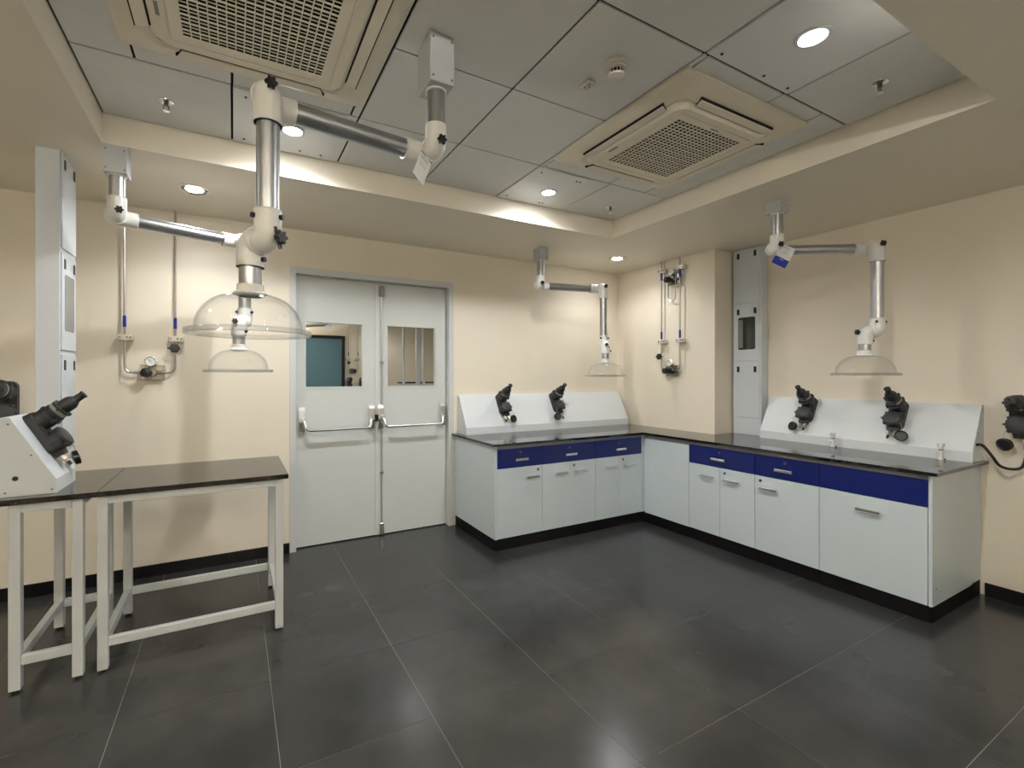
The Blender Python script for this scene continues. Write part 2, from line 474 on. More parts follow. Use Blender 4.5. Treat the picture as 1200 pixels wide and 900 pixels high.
def sprinkler(x, y, label):
    e = empty('sprinkler', label, 'sprinkler', (x, y, Z), 'fire sprinklers')
    MB().lathe([(0.034, -0.0005), (0.033, -0.004), (0.022, -0.009), (0.014, -0.006), (0.0001, -0.006)], 24).build('escutcheon', 'chrome', e)
    mb = MB().cyl(0.010, -0.022, -0.004, 12)
    mb.tube([(0.009, 0, -0.02), (0.012, 0, -0.034), (0.003, 0, -0.046)], 0.0028, 6); mb.tube([(-0.009, 0, -0.02), (-0.012, 0, -0.034), (-0.003, 0, -0.046)], 0.0028, 6)
    mb.build('head', 'dsteel', e)
    MB().cyl(0.015, -0.049, -0.046, 14).build('deflector', 'chrome', e)
sprinkler(-0.296, 2.767, 'fire sprinkler on the ceiling tile at the left end of the tray')
sprinkler(2.65, 1.014, 'fire sprinkler beside the brightest downlight at upper right')
sprinkler(2.69, 2.80, 'fire sprinkler in the far corner of the ceiling tray')

# ------------------------------------------------------------------ double door
d = empty('door_1', 'white steel double door with two small panes and push bars', 'door', (0, 0, 0), kind='structure')
YL = YB + 0.065    # face of the leaves
fw = 0.052
def jamb(x0, x1, z0, z1):
    MB().box(x0, x1, YB - 0.006, YB + 0.15, z0, z1, b=0.002).build('frame', 'frame', d)
jamb(DX0, DX0 + fw, 0, DH); jamb(DX1 - fw, DX1, 0, DH); jamb(DX0 + fw, DX1 - fw, DH - fw, DH)
xa, xb = DX0 + fw + 0.004, DX1 - fw - 0.004
xm = 1.150
zt = DH - fw - 0.004
MB().box(xa - 0.003, xb + 0.003, YL + 0.002, YB + 0.145, 0.0, 0.007).build('threshold', 'black', d)
MB().box(xa - 0.003, xb + 0.003, YL + 0.075, YL + 0.08, 0.0, zt + 0.003).build('stop', 'black', d)
wins = [(0.541, 1.023), (1.253, 1.727)]
WZ0, WZ1 = 1.368, 1.924
for k, (x0, x1) in enumerate(((xa, xm - 0.003), (xm + 0.003, xb))):
    w0, w1 = wins[k]
    mb = MB()
    z0 = 0.010
    mb.box(x0, w0, YL, YL + 0.045, z0, zt); mb.box(w1, x1, YL, YL + 0.045, z0, zt)
    mb.box(w0, w1, YL, YL + 0.045, z0, WZ0); mb.box(w0, w1, YL, YL + 0.045, WZ1, zt)
    leaf = mb.build('door_leaf', 'door', d, label=('left leaf with plain latch edge', 'right leaf with vertical latch rod')[k])
    MB().box(w0, w1, YL + 0.018, YL + 0.024, WZ0, WZ1).build('pane', 'mirror', leaf)
    mb = MB(); b = 0.014
    for (p, q, r, t) in ((w0 - b, w1 + b, WZ0 - b, WZ0), (w0 - b, w1 + b, WZ1, WZ1 + b), (w0 - b, w0, WZ0, WZ1), (w1, w1 + b, WZ0, WZ1)):
        mb.box(p, q, YL - 0.004, YL, r, t)
    mb.build('glazing_bead', 'door', leaf)
    # push bar
    bl, br = ((0.505, 1.095), (1.178, 1.79))[k]
    mb = MB()
    zb, yb = 1.005, YL - 0.105
    path = [(bl + 0.01, YL - 0.03, 1.10), (bl + 0.012, YL - 0.06, 1.095), (bl + 0.018, YL - 0.09, 1.07), (bl + 0.024, yb, 1.03), (bl + 0.032, yb, zb + 0.006), (bl + 0.05, yb, zb),
            (br - 0.05, yb, zb), (br - 0.032, yb, zb + 0.006), (br - 0.024, yb, 1.03), (br - 0.018, YL - 0.09, 1.07), (br - 0.012, YL - 0.06, 1.095), (br - 0.01, YL - 0.03, 1.10)]
    mb.tube(path, 0.0135, 12).build('push_bar', 'chrome', leaf)
    for xx in (bl, br):
        mb = MB()
        prof = [(0.0, 0.975), (0.042, 0.985), (0.055, 1.07), (0.045, 1.17), (0.030, 1.195), (0.0, 1.2)]
        m = Matrix(((0, 0, 1, xx), (-1, 0, 0, YL), (0, 1, 0, 0), (0, 0, 0, 1)))
        mb.prism(prof, -0.024, 0.024, m)
        mb.build('bar_bracket', 'chrome', leaf)
    if k == 1:
        MB().box(x0 - 0.018, x0 + 0.03, YL - 0.008, YL, z0, zt, b=0.001).build('astragal', 'door', leaf)
        xr = 1.192
        MB().tube([(xr, YL - 0.02, 1.19), (xr, YL - 0.02, zt - 0.09)], 0.006, 8).build('latch_rod', 'steel', leaf)
        MB().tube([(xr, YL - 0.02, 0.09), (xr, YL - 0.02, 0.98)], 0.006, 8).build('latch_rod', 'steel', leaf)
        MB().box(xr - 0.02, xr + 0.02, YL - 0.04, YL, zt - 0.125, zt - 0.03, b=0.006).build('latch_head', 'dsteel', leaf)
        MB().box(xr - 0.02, xr + 0.02, YL - 0.038, YL, 0.012, 0.12, b=0.006).build('latch_foot', 'chrome', leaf)
        for zz in (0.58, 1.585):
            MB().box(xr - 0.018, xr + 0.018, YL - 0.028, YL, zz - 0.011, zz + 0.011, b=0.003).build('rod_guide', 'chrome', leaf)
        MB().box(1.115, 1.16, YL - 0.028, YL - 0.009, 1.05, 1.11, b=0.003).build('latch_case', 'knob', leaf)

# rear room furnishing mirrored in the panes
d2 = empty('door_2', 'teal glazed door in a black frame on the rear wall', 'door', (0, 0, 0), kind='structure')
for (x0, x1, z0, z1) in ((0.55, 0.62, 0, 2.36), (2.16, 2.23, 0, 2.36), (0.62, 2.16, 2.29, 2.36), (1.30, 1.36, 0, 2.29)):
    MB().box(x0, x1, YR + 0.001, YR + 0.06, z0, z1, b=0.003).build('frame', 'knob', d2)
for (x0, x1) in ((0.62, 1.30), (1.36, 2.16)):
    MB().box(x0, x1, YR + 0.02, YR + 0.035, 0.01, 2.29).build('pane', 'teal', d2)
rk = empty('storage_rack', 'tall white rack posts with a black shelf mirrored in the right door pane', 'rack', (3.2, -1.1, 0))
for dx, wd in ((0.0, 0.045), (0.32, 0.085), (0.455, 0.05), (0.95, 0.05)):
    MB().box(dx - wd / 2, dx + wd / 2, -0.03, 0.03, 0, S - 0.001, b=0.003).build('post', 'white', rk)
MB().box(-0.04, 1.0, -0.30, -0.031, 1.29, 1.32).build('shelf', 'granite', rk)
MB().box(-0.02, 0.98, -0.28, -0.031, 1.25, 1.289).build('shelf_rail', 'white', rk)

# ------------------------------------------------------------------ corner counters
FY, FX = 3.31, 3.616       # front planes of the cabinet runs
BX0, RY0 = 1.905, 1.134    # free ends
KZ = 0.10
def handle(parent, c, along, out, wd=0.13, flat=False):
    """bar handle; c centre on the face"""
    c = Vector(c); a = Vector(along); o = Vector(out); up = Vector((0, 0, 1))
    m = Matrix((a, o, up)).transposed().to_4x4(); m.translation = c
    mb = MB()
    mb.box(-wd / 2, wd / 2, 0.022, 0.034, -0.010, 0.010, m=m, b=0.003)
    for sx in (-1, 1): mb.box(sx * (wd / 2 - 0.008) - 0.006, sx * (wd / 2 - 0.008) + 0.006, 0.0, 0.025, -0.008, 0.008, m=m, b=0.002)
    return wbuild(mb, 'handle', 'chrome', parent)
def lock(parent, c, out):
    mb = MB().cyl(0.011, 0.0, 0.004, 16, m=frame_m(c, out)); mb.box(-0.0015, 0.0015, -0.006, 0.006, 0.004, 0.0048, m=frame_m(c, out))
    return wbuild(mb, 'lock', 'dsteel', parent)
FT = 0.018
def unit(axis, a0, a1, label, doors, drawer=True, dhandle=True, lockside=None, grp='base cabinets with blue drawers'):
    """axis 'x': run on the back wall, front faces -y; axis 'y': right run, front faces -x"""
    if axis == 'x':
        e = empty('base_cabinet', label, 'cabinet', ((a0 + a1) / 2, FY + 0.3, 0), grp)
        along, out = (1, 0, 0), (0, -1, 0)
        bx = lambda p, q, f0, f1, z0, z1, b=0.0: MB().box(p, q, FY + f0, FY + f1, z0, z1, b=b)
        pt = lambda a, z: (a, FY, z)
    else:
        e = empty('base_cabinet', label, 'cabinet', (FX + 0.3, (a0 + a1) / 2, 0), grp)
        along, out = (0, -1, 0), (-1, 0, 0)
        bx = lambda p, q, f0, f1, z0, z1, b=0.0: MB().box(FX + f0, FX + f1, p, q, z0, z1, b=b)
        pt = lambda a, z: (FX, a, z)
    dep = 0.55
    wbuild(bx(a0 + 0.0005, a1 - 0.0005, FT, dep, KZ, 0.879), 'body', 'cabwhite', e)
    wbuild(bx(a0 + 0.0005, a1 - 0.0005, 0.012, dep - 0.02, 0.0005, KZ - 0.0005), 'plinth', 'skirt', e)
    wbuild(bx(a0 + 0.002, a1 - 0.002, 0.004, FT, 0.850, 0.879), 'top_rail', 'strip', e)
    gp = 0.0018
    if drawer is not None:
        dr = wbuild(bx(a0 + gp, a1 - gp, 0.0, FT - 0.0005, 0.686, 0.848, 0.0015), 'drawer', 'blue', e, label='glossy dark blue front')
        if dhandle:
            am = (a0 + a1) / 2
            handle(dr, pt(am, 0.755), along, out); lock(dr, pt(am, 0.812), out)
    for (p, q, hs, lk) in doors:
        dd = wbuild(bx(p + gp, q - gp, 0.0, FT - 0.0005, KZ + 0.003, 0.683, 0.0015), 'door', 'cabwhite', e)
        hw = min(0.13, (q - p) - 0.09)
        if hs == 'c': hc = (p + q) / 2
        elif hs == 'hi': hc = q - 0.025 - hw / 2 - 0.02
        else: hc = p + 0.025 + hw / 2 + 0.02
        handle(dd, pt(hc, 0.595), along, out, hw)
        if lk == 'hi': lock(dd, pt(q - 0.045, 0.648), out)
        if lk == 'lo': lock(dd, pt(p + 0.045, 0.648), out)
    return e
G1 = 'base cabinets under the back counter'
G2 = 'base cabinets under the right counter'
u1 = unit('x', 1.925, 2.381, 'single door base cabinet with blue drawer at the free end nearest the door', [(1.925, 2.381, 'hi', 'hi')], grp=G1)
unit('x', 2.381, 2.988, 'two door base cabinet with blue drawer in the middle of the back counter', [(2.381, 2.689, 'hi', None), (2.689, 2.988, 'lo', 'lo')], grp=G1)
unit('x', 2.988, 3.597, 'two door base cabinet with blue drawer of the back counter beside the inner corner', [(2.988, 3.297, 'hi', None), (3.297, 3.597, 'lo', 'lo')], grp=G1)
unit('y', 2.183, 2.779, 'two door base cabinet with blue drawer beside the plain corner panel', [(2.48, 2.779, 'lo', None), (2.183, 2.48, 'hi', 'hi')], grp=G2)
unit('y', 1.728, 2.183, 'wide single door base cabinet with blue drawer in the middle of the right counter', [(1.728, 2.183, 'hi', 'hi')], grp=G2)
unit('y', 1.152, 1.728, 'widest base cabinet with plain blue front at the end of the right counter', [(1.152, 1.728, 'c', None)], dhandle=False, grp=G2)
# corner filler
e = empty('corner_cabinet', 'plain white filler cabinet in the inner corner of the counters', 'cabinet', (3.9, 3.3, 0))
wbuild(MB().box(FX + 0.002, FX + 0.02, 2.781, FY - 0.02, KZ, 0.838, b=0.001), 'front_panel', 'cabwhite', e)
wbuild(MB().box(FX + 0.004, FX + 0.02, 2.781, FY - 0.02, 0.838, 0.879), 'top_rail', 'strip', e)
wbuild(MB().box(3.599, FX + 0.02, FY + 0.004, FY + 0.03, KZ, 0.879), 'corner_post', 'cabwhite', e)
wbuild(MB().box(FX + 0.0205, XP - 0.02, 2.781, FY + 0.75, KZ, 0.879), 'body', 'cabwhite', e)
wbuild(MB().box(FX + 0.012, XP - 0.06, 2.781, FY + 0.7, 0.0005, KZ - 0.0005), 'plinth', 'skirt', e)
wbuild(MB().box(3.598, FX + 0.012, FY + 0.012, FY + 0.4, 0.0005, KZ - 0.0005), 'plinth', 'skirt', e)
# end panels
scw = MB().cyl(0.005, 0, 0.002, 10).mesh('screw', 'chrome')
e = empty('end_panel', 'white side panel closing the back counter beside the door frame', 'side panel', (BX0, 3.7, 0))
pn = wbuild(MB().box(BX0, 1.9245, FY + 0.0, 3.72, KZ, 0.879, b=0.001), 'panel', 'cabwhite', e)
wbuild(MB().box(BX0 + 0.003, 1.9245, 3.722, YB - 0.002, KZ, 0.879, b=0.001), 'service_panel', 'cabwhite', e)
wbuild(MB().box(BX0 + 0.004, 1.9245, FY + 0.012, YB - 0.014, 0.0005, KZ - 0.0005), 'plinth', 'skirt', e)
for yy in (3.36, 3.68):
    for zz in (0.20, 0.78):
        o = link('screw', scw, e); o.matrix_basis = inv(e) @ frame_m((BX0 - 0.0005, yy, zz), (-1, 0, 0))
e = empty('end_panel', 'white side panel closing the right counter near the wall cable', 'side panel', (4.0, RY0, 0))
wbuild(MB().box(FX + 0.004, 4.24, RY0, 1.1515, KZ, 0.879, b=0.001), 'panel', 'cabwhite', e)
wbuild(MB().box(4.243, XR - 0.002, RY0 + 0.006, 1.1515, KZ, 0.879, b=0.001), 'service_panel', 'cabwhite', e)
wbuild(MB().box(FX + 0.012, XR - 0.014, RY0 + 0.006, 1.1515, 0.0005, KZ - 0.0005), 'plinth', 'skirt', e)
for xx in (3.67, 4.18):
    for zz in (0.20, 0.82):
        o = link('screw', scw, e); o.matrix_basis = inv(e) @ frame_m((xx, RY0 - 0.0005, zz), (0, -1, 0))
# worktop: one L-shaped slab
ov = 0.032
poly = [(BX0 - ov, YB - 0.001), (BX0 - ov, FY - ov), (FX - ov, FY - ov), (FX - ov, RY0 - ov), (XR - 0.001, RY0 - ov), (XR - 0.001, YP - 0.001), (XP - 0.001, YP - 0.001), (XP - 0.001, YB - 0.001)]
wt = MB().prism(poly, 0.8795, T)
wt.build('worktop', 'granite', label='polished black granite L-shaped worktop on the white base cabinets', cat='worktop')

# ------------------------------------------------------------------ sloped socket consoles
CP = [(0.0, 0.0), (0.20, 0.0), (0.20, 0.068), (0.035, 0.37), (0.0, 0.37)]    # depth, height
con_screw = MB().cyl(0.0045, 0, 0.002, 8).mesh('screw', 'dsteel')
def console(label, m, length, w=0.2):
    """local x: along, y: depth out from the wall, z up"""
    e = empty('socket_console', label, 'socket console', mw=m, group='sloped socket consoles')
    R = Matrix(((0, 0, 1, 0), (1, 0, 0, 0), (0, 1, 0, 0), (0, 0, 0, 1)))
    MB().prism(CP, 0.0015, length - 0.0015, R).build('body', 'white', e)
    CPs = [(0.001, 0.001), (0.199, 0.001), (0.199, 0.067), (0.0345, 0.369), (0.001, 0.369)]
    for x0, x1 in ((0, 0.0014), (length - 0.0014, length)):
        s = MB().prism(CPs, x0, x1, R).build('side_plate', 'white', e)
    for xx, sgn in ((0, -1), (length, 1)):
        for yy, zz in ((0.185, 0.02), (0.02, 0.02), (0.03, 0.34), (0.11, 0.19)):
            link('screw', con_screw, e, mw=frame_m((xx, yy, zz), (sgn, 0, 0)))
    return e
T2 = T + 0.0005
mB = Matrix.Translation((4.035, YB - 0.002, T2)) @ Matrix.Rotation(PI, 4, 'Z')            # depth -> -y, along -> -x
console('long white sloped socket console at the back wall with two black sockets', mB, 4.035 - 1.935)
mR = Matrix.Translation((XR - 0.002, 1.125, T2)) @ Matrix(((0, -1, 0, 0), (1, 0, 0, 0), (0, 0, 1, 0), (0, 0, 0, 1)))   # along +y, depth -x
console('white sloped socket console on the right counter with two black sockets', mR, 2.50 - 1.125)
mL = Matrix.Translation((-0.955, 3.245, T2)) @ Matrix.Rotation(-PI / 2, 4, 'Z')            # along -y, depth +x
console('short white sloped socket console on the narrow table at left', mL, 3.245 - 2.935)
MB().cyl(0.011, 0, 0.0015, 18, m=frame_m((-0.90, 2.9345, 0.985), (0, -1, 0))).build('cable_grommet', 'knob', label='black round cable hole in the side of the short console', cat='grommet')

# ------------------------------------------------------------------ explosion-proof sockets with plugs
def socket(label, m, cap, grp='black industrial sockets', plugged=True, two=True):
    """local x lateral, y up the slope, z out of the surface"""
    e = empty('industrial_socket', label, 'socket', mw=m, group=grp)
    mb = MB()
    mb.prism([(x, y + 0.045) for x, y in rrect(0.047, 0.105, 0.03)], 0.0, 0.032)
    mb.prism([(x, y + 0.045) for x, y in rrect(0.042, 0.098, 0.028)], 0.032, 0.042)
    mb.build('housing', 'plug', e)
    # upper inlet, tilted upwards
    U = Matrix.Translation((0, 0.095, 0.026)) @ Matrix.Rotation(math.radians(-10), 4, 'X')
    inl = MB().lathe([(0.047, 0.0), (0.047, 0.05), (0.052, 0.052), (0.052, 0.062), (0.045, 0.064), (0.045, 0.082), (0.04, 0.086), (0.0001, 0.086)], 28, U)
    for k in range(4):
        a = PI / 4 + k * PI / 2
        inl.cyl(0.008, 0.045, 0.072, 8, m=U @ Matrix.Translation((0.05 * math.cos(a), 0.05 * math.sin(a), 0)))
    inl.build('inlet', 'plug', e)
    MB().lathe([(0.040, 0.084), (0.043, 0.086), (0.043, 0.098), (0.040, 0.1), (0.0001, 0.1)], 28, U).build('locking_ring', 'ring', e)
    pl = MB().lathe([(0.0001, 0.099), (0.036, 0.099), (0.044, 0.101), (0.044, 0.109), (0.034, 0.112), (0.033, 0.15), (0.028, 0.162), (0.018, 0.175), (0.017, 0.205), (0.019, 0.207), (0.019, 0.214), (0.010, 0.216), (0.0001, 0.21)], 24, U)
    for k in range(3):
        a = PI / 2 + k * 2 * PI / 3
        pl.box(-0.006, 0.006, 0.036, 0.05, 0.097, 0.112, m=U @ Matrix.Rotation(a, 4, 'Z'))
    pl.build('plug', 'plug', e)
    # lower switch
    L = Matrix.Translation((0, -0.012, 0.022)) @ Matrix.Rotation(math.radians(-4), 4, 'X')
    sw = MB().lathe([(0.050, 0.0), (0.050, 0.04), (0.053, 0.043), (0.053, 0.055), (0.047, 0.058)], 32, L)
    for k in range(4):
        a = PI / 4 + k * PI / 2
        sw.cyl(0.008, 0.036, 0.058, 8, m=L @ Matrix.Translation((0.054 * math.cos(a), 0.054 * math.sin(a), 0)))
    for sx in (-1, 1):
        sw.box(sx * 0.05 - 0.012, sx * 0.05 + 0.012, -0.005, 0.005, 0.044, 0.054, m=L)
    sw.build('switch_body', 'plug', e)
    MB().lathe([(0.048, 0.056), (0.047, 0.063), (0.042, 0.066), (0.0001, 0.067)], 32, L).build('switch_cover', 'plug2', e)
    # neck and cable glands
    MB().prism([(-0.032, -0.06), (0.032, -0.06), (0.027, -0.085), (-0.027, -0.085)], 0.008, 0.045).build('neck', 'plug', e)
    for sx in ((-1, 1) if two else (1,)):
        gm = frame_m((sx * 0.016, -0.084, 0.028), (0, -1, 0.15))
        gl = MB().lathe([(0.012, 0), (0.012, 0.010), (0.015, 0.010), (0.015, 0.024), (0.011, 0.026), (0.010, 0.036), (0.0001, 0.036)], 6 if sx > 0 else 12, gm, sm=False).build('cable_gland', 'brass', e)
        if sx * cap < 0:
            MB().cyl(0.008, 0.034, 0.058, 10, m=gm).build('cable_end', 'knob', gl)
    # dust cap on a cord
    if cap:
        C = Matrix.Translation((cap * 0.058, -0.122, 0.045)) @ Matrix.Rotation(math.radians(12), 4, 'X') @ Matrix.Rotation(math.radians(20 * cap), 4, 'Y')
        dc = MB().lathe([(0.0001, -0.012), (0.018, -0.012), (0.033, -0.008), (0.035, 0.0), (0.035, 0.012), (0.032, 0.014), (0.028, 0.010), (0.0001, 0.008)], 28, C).build('dust_cap', 'knob', e)
        MB().tube([(cap * 0.046, -0.03, 0.07), (cap * 0.060, -0.07, 0.068), (cap * 0.056, -0.10, 0.055)], 0.0014, 5).build('cord', 'ring', dc)
    return e
sl = math.atan2(0.302, 0.165)    # slope angle
def on_console(px, py, dirv, along, t):
    """frame on a console slope. (px,py): slope reference at the wall; dirv outward"""
    o = Vector(dirv); up = Vector((0, 0, 1))
    y = (up * 0.302 - o * 0.165).normalized()
    z = (o * 0.302 + up * 0.165).normalized()
    x = y.cross(z)
    base = Vector((px, py, T2)) + o * 0.035 + up * 0.37
    p = base - y * t + z * 0.0005
    m = Matrix((x, y, z)).transposed().to_4x4(); m.translation = p
    return m @ Matrix.Scale(1.07, 4)
socket('black industrial socket with hanging steel dust cap, nearest the double door', on_console(2.385, YB - 0.002, (0, -1, 0), 0, 0.165), 1)
socket('black industrial socket with round black dust cap in the middle of the back console', on_console(3.055, YB - 0.002, (0, -1, 0), 0, 0.165), -1)
socket('black industrial socket on the right console nearer the service column', on_console(XR - 0.002, 2.145, (-1, 0, 0), 0, 0.165), -1)
socket('black industrial socket on the right console with dust cap at its right, nearer the cable', on_console(XR - 0.002, 1.545, (-1, 0, 0), 0, 0.165), 1)
socket('black industrial socket on the short console on the narrow table at left', on_console(-0.955, 3.10, (1, 0, 0), 0, 0.165), 1)
def on_wall(p, out, s=1.0):
    o = Vector(out); z = o; y = Vector((0, 0, 1)); x = y.cross(z)
    m = Matrix((x, y, z)).transposed().to_4x4(); m.translation = p
    return m @ Matrix.Scale(s, 4)
socket('black industrial socket on the right wall fed by a black cable', on_wall((XR - 0.0005, 0.95, 1.165), (-1, 0, 0), 1.15), -1, two=False)
socket('black industrial socket on the back wall, cut by the left edge', on_wall((-1.30, YB - 0.0005, 1.235), (0, -1, 0), 1.3), 0)
socket('black industrial socket on the rear wall under the mirrored gas pipe', on_wall((2.33, YR + 0.0005, 1.25), (0, 1, 0), 1.1), 0)
socket('second black industrial socket on the rear wall right of the mirrored gas pipe', on_wall((2.62, YR + 0.0005, 1.25), (0, 1, 0), 1.1), 0)
# cable from console end to the wall socket
mb = MB()
P0, P3 = Vector((4.27, 1.1205, 1.015)), Vector((XR - 0.033, 0.925 - 0.0184, 1.05))
ctl = [P0, Vector((4.30, 1.10, 1.01)), Vector((4.30, 1.06, 0.95)), Vector((4.32, 1.03, 0.89)), Vector((4.35, 0.99, 0.872)), Vector((4.38, 0.95, 0.885)), Vector((4.386, 0.933, 0.95)), Vector((4.386, 0.9316, 1.018))]
def spline(c, n=6):
    out = []
    for i in range(len(c) - 1):
        p0 = c[max(i - 1, 0)]; p1 = c[i]; p2 = c[i + 1]; p3 = c[min(i + 2, len(c) - 1)]
        for k in range(n):
            t = k / n
            out.append(0.5 * ((2 * p1) + (p2 - p0) * t + (2 * p0 - 5 * p1 + 4 * p2 - p3) * t * t + (3 * p1 - p0 - 3 * p2 + p3) * t ** 3))
    out.append(c[-1]); return out
mb.tube(spline(ctl), 0.0085, 10)
mb.build('power_cable', 'knob', label='black cable drooping from the console end to the wall socket', cat='cable')

# ------------------------------------------------------------------ bench taps
def tap(x, y, label):
    e = empty('gas_tap', label, 'tap', (x, y, T2), 'white bench gas taps')
    MB().lathe([(0.0001, 0), (0.024, 0), (0.024, 0.004), (0.015, 0.006), (0.0001, 0.006)], 20).build('flange', 'chrome', e)
    MB().lathe([(0.013, 0.005), (0.011, 0.05), (0.014, 0.052), (0.014, 0.066), (0.010, 0.068)], 18).build('stem', 'joint', e)
    MB().lathe([(0.0125, 0.066), (0.0125, 0.073)], 18).build('colour_band', 'bluetape', e)
    MB().lathe([(0.0001, 0.072), (0.011, 0.072), (0.013, 0.085), (0.021, 0.106), (0.021, 0.111), (0.017, 0.113), (0.0001, 0.112)], 18).build('handle', 'joint', e)
    mb = MB(); mb.tube([(-0.01, 0, 0.045), (-0.02, 0.012, 0.046), (-0.03, 0.022, 0.045)], 0.006, 8)
    mb.build('nozzle', 'joint', e)
    MB().sphere(0.006, Matrix.Translation((0.012, -0.016, 0.007)), 10, 6).build('marker', 'bluetape', e)
tap(4.165, 1.893, 'white bench gas tap with blue band between the two right console sockets')
tap(4.165, 1.262, 'white bench gas tap with blue band near the end of the right counter')

# ------------------------------------------------------------------ service columns
def service_column(label, m, z0, z1):
    """local x lateral (width 0.27), y out of the panel face, z up; face at y=0.10"""
    e = empty('service_column', label, 'service column', mw=m, group='white service columns')
    hh = z1 - z0
    MB().box(-0.137, 0.137, 0.0, 0.098, 0.0005, hh - 0.0005, b=0.001).build('body', 'column', e)
    edges = [(hh - 0.004, hh - 0.520), (hh - 0.545, hh - 1.074), (hh - 1.098, hh - 1.615)]
    for k, (a, b) in enumerate(edges):
        p = MB().box(-0.122, 0.122, 0.0985, 0.106, b, a, b=0.0015).build('access_panel', 'column', e)
        for sx in (-1, 1):
            MB().box(sx * 0.082 - 0.013, sx * 0.082 + 0.013, 0.1065, 0.109, a - 0.085, a - 0.030, b=0.001).build('latch', 'knob', p)
        if k == 1:
            c = (a + b) / 2 + 0.0
            mw = Matrix(((1, 0, 0, 0), (0, 0, 1, 0), (0, 1, 0, c - 0.003), (0, 0, 0, 1)))
            MB().prism(rrect(0.083, 0.155, 0.018, 4), 0.1063, 0.1075, mw).build('window', 'dglass' if m.translation.x > 0 else 'gpane', p)
            mb = MB().box(0.035, 0.08, 0.1077, 0.109, c - 0.14, c + 0.13)  # grey strip standing in for a reflection on the window
            mb.build('painted_reflection', 'gpane', p) if m.translation.x > 0 else None
    return e
# right: face towards -x, on the worktop;   local x -> +y ... choose right-handed frame
mr = Matrix(((0, -1, 0, XR - 0.001), (1, 0, 0, 2.682), (0, 0, 1, T2), (0, 0, 0, 1)))
service_column('tall white service column with dark window standing in the recess beside the pillar', mr, T2, S)
ml = Matrix(((0, 1, 0, -0.921), (-1, 0, 0, 3.392), (0, 0, 1, T2), (0, 0, 0, 1)))
service_column('tall white service column standing on the narrow table at left', ml, T2, S)

# ------------------------------------------------------------------ tables
def table(label, tx0, tx1, lx0, lx1):
    e = empty('work_table', label, 'table', ((lx0 + lx1) / 2, 3.21, 0), 'white framed work tables')
    y0, y1 = 2.868, 3.552
    wbuild(MB().box(tx0, tx1, y0, y1, 0.874, T, b=0.002), 'table_top', 'desktop', e)
    ly0, ly1, t = 2.892, 3.545, 0.042
    for x in (lx0, lx1 - t):
        for y in (ly0, ly1 - t):
            lg = wbuild(MB().box(x, x + t, y, y + t, 0.012, 0.873, b=0.002), 'leg', 'legs', e)
            wbuild(MB().cyl(0.014, 0.0, 0.012, 12, m=Matrix.Translation((x + t / 2, y + t / 2, 0))), 'foot', 'knob', lg)
    for y in (ly0, ly1 - t):
        wbuild(MB().box(lx0 + t + .0005, lx1 - t - .0005, y + 0.001, y + t - 0.001, 0.832, 0.873, b=0.002), 'apron', 'legs', e)
        wbuild(MB().box(lx0 + t + .0005, lx1 - t - .0005, y + 0.006, y + t - 0.004, 0.122, 0.164, b=0.002), 'stretcher', 'legs', e)
    for x in (lx0, lx1 - t):
        wbuild(MB().box(x + 0.001, x + t - 0.001, ly0 + t + .0005, ly1 - t - .0005, 0.832, 0.873, b=0.002), 'apron', 'legs', e)
        wbuild(MB().box(x + 0.006, x + t - 0.004, ly0 + t + .0005, ly1 - t - .0005, 0.122, 0.164, b=0.002), 'stretcher', 'legs', e)
    return e
table('long white steel table with black top in front of the left gas pipes', -0.586, 0.278, -0.592, 0.252)
table('narrow white steel table with black top carrying the short console at left', -0.99, -0.588, -0.912, -0.645)

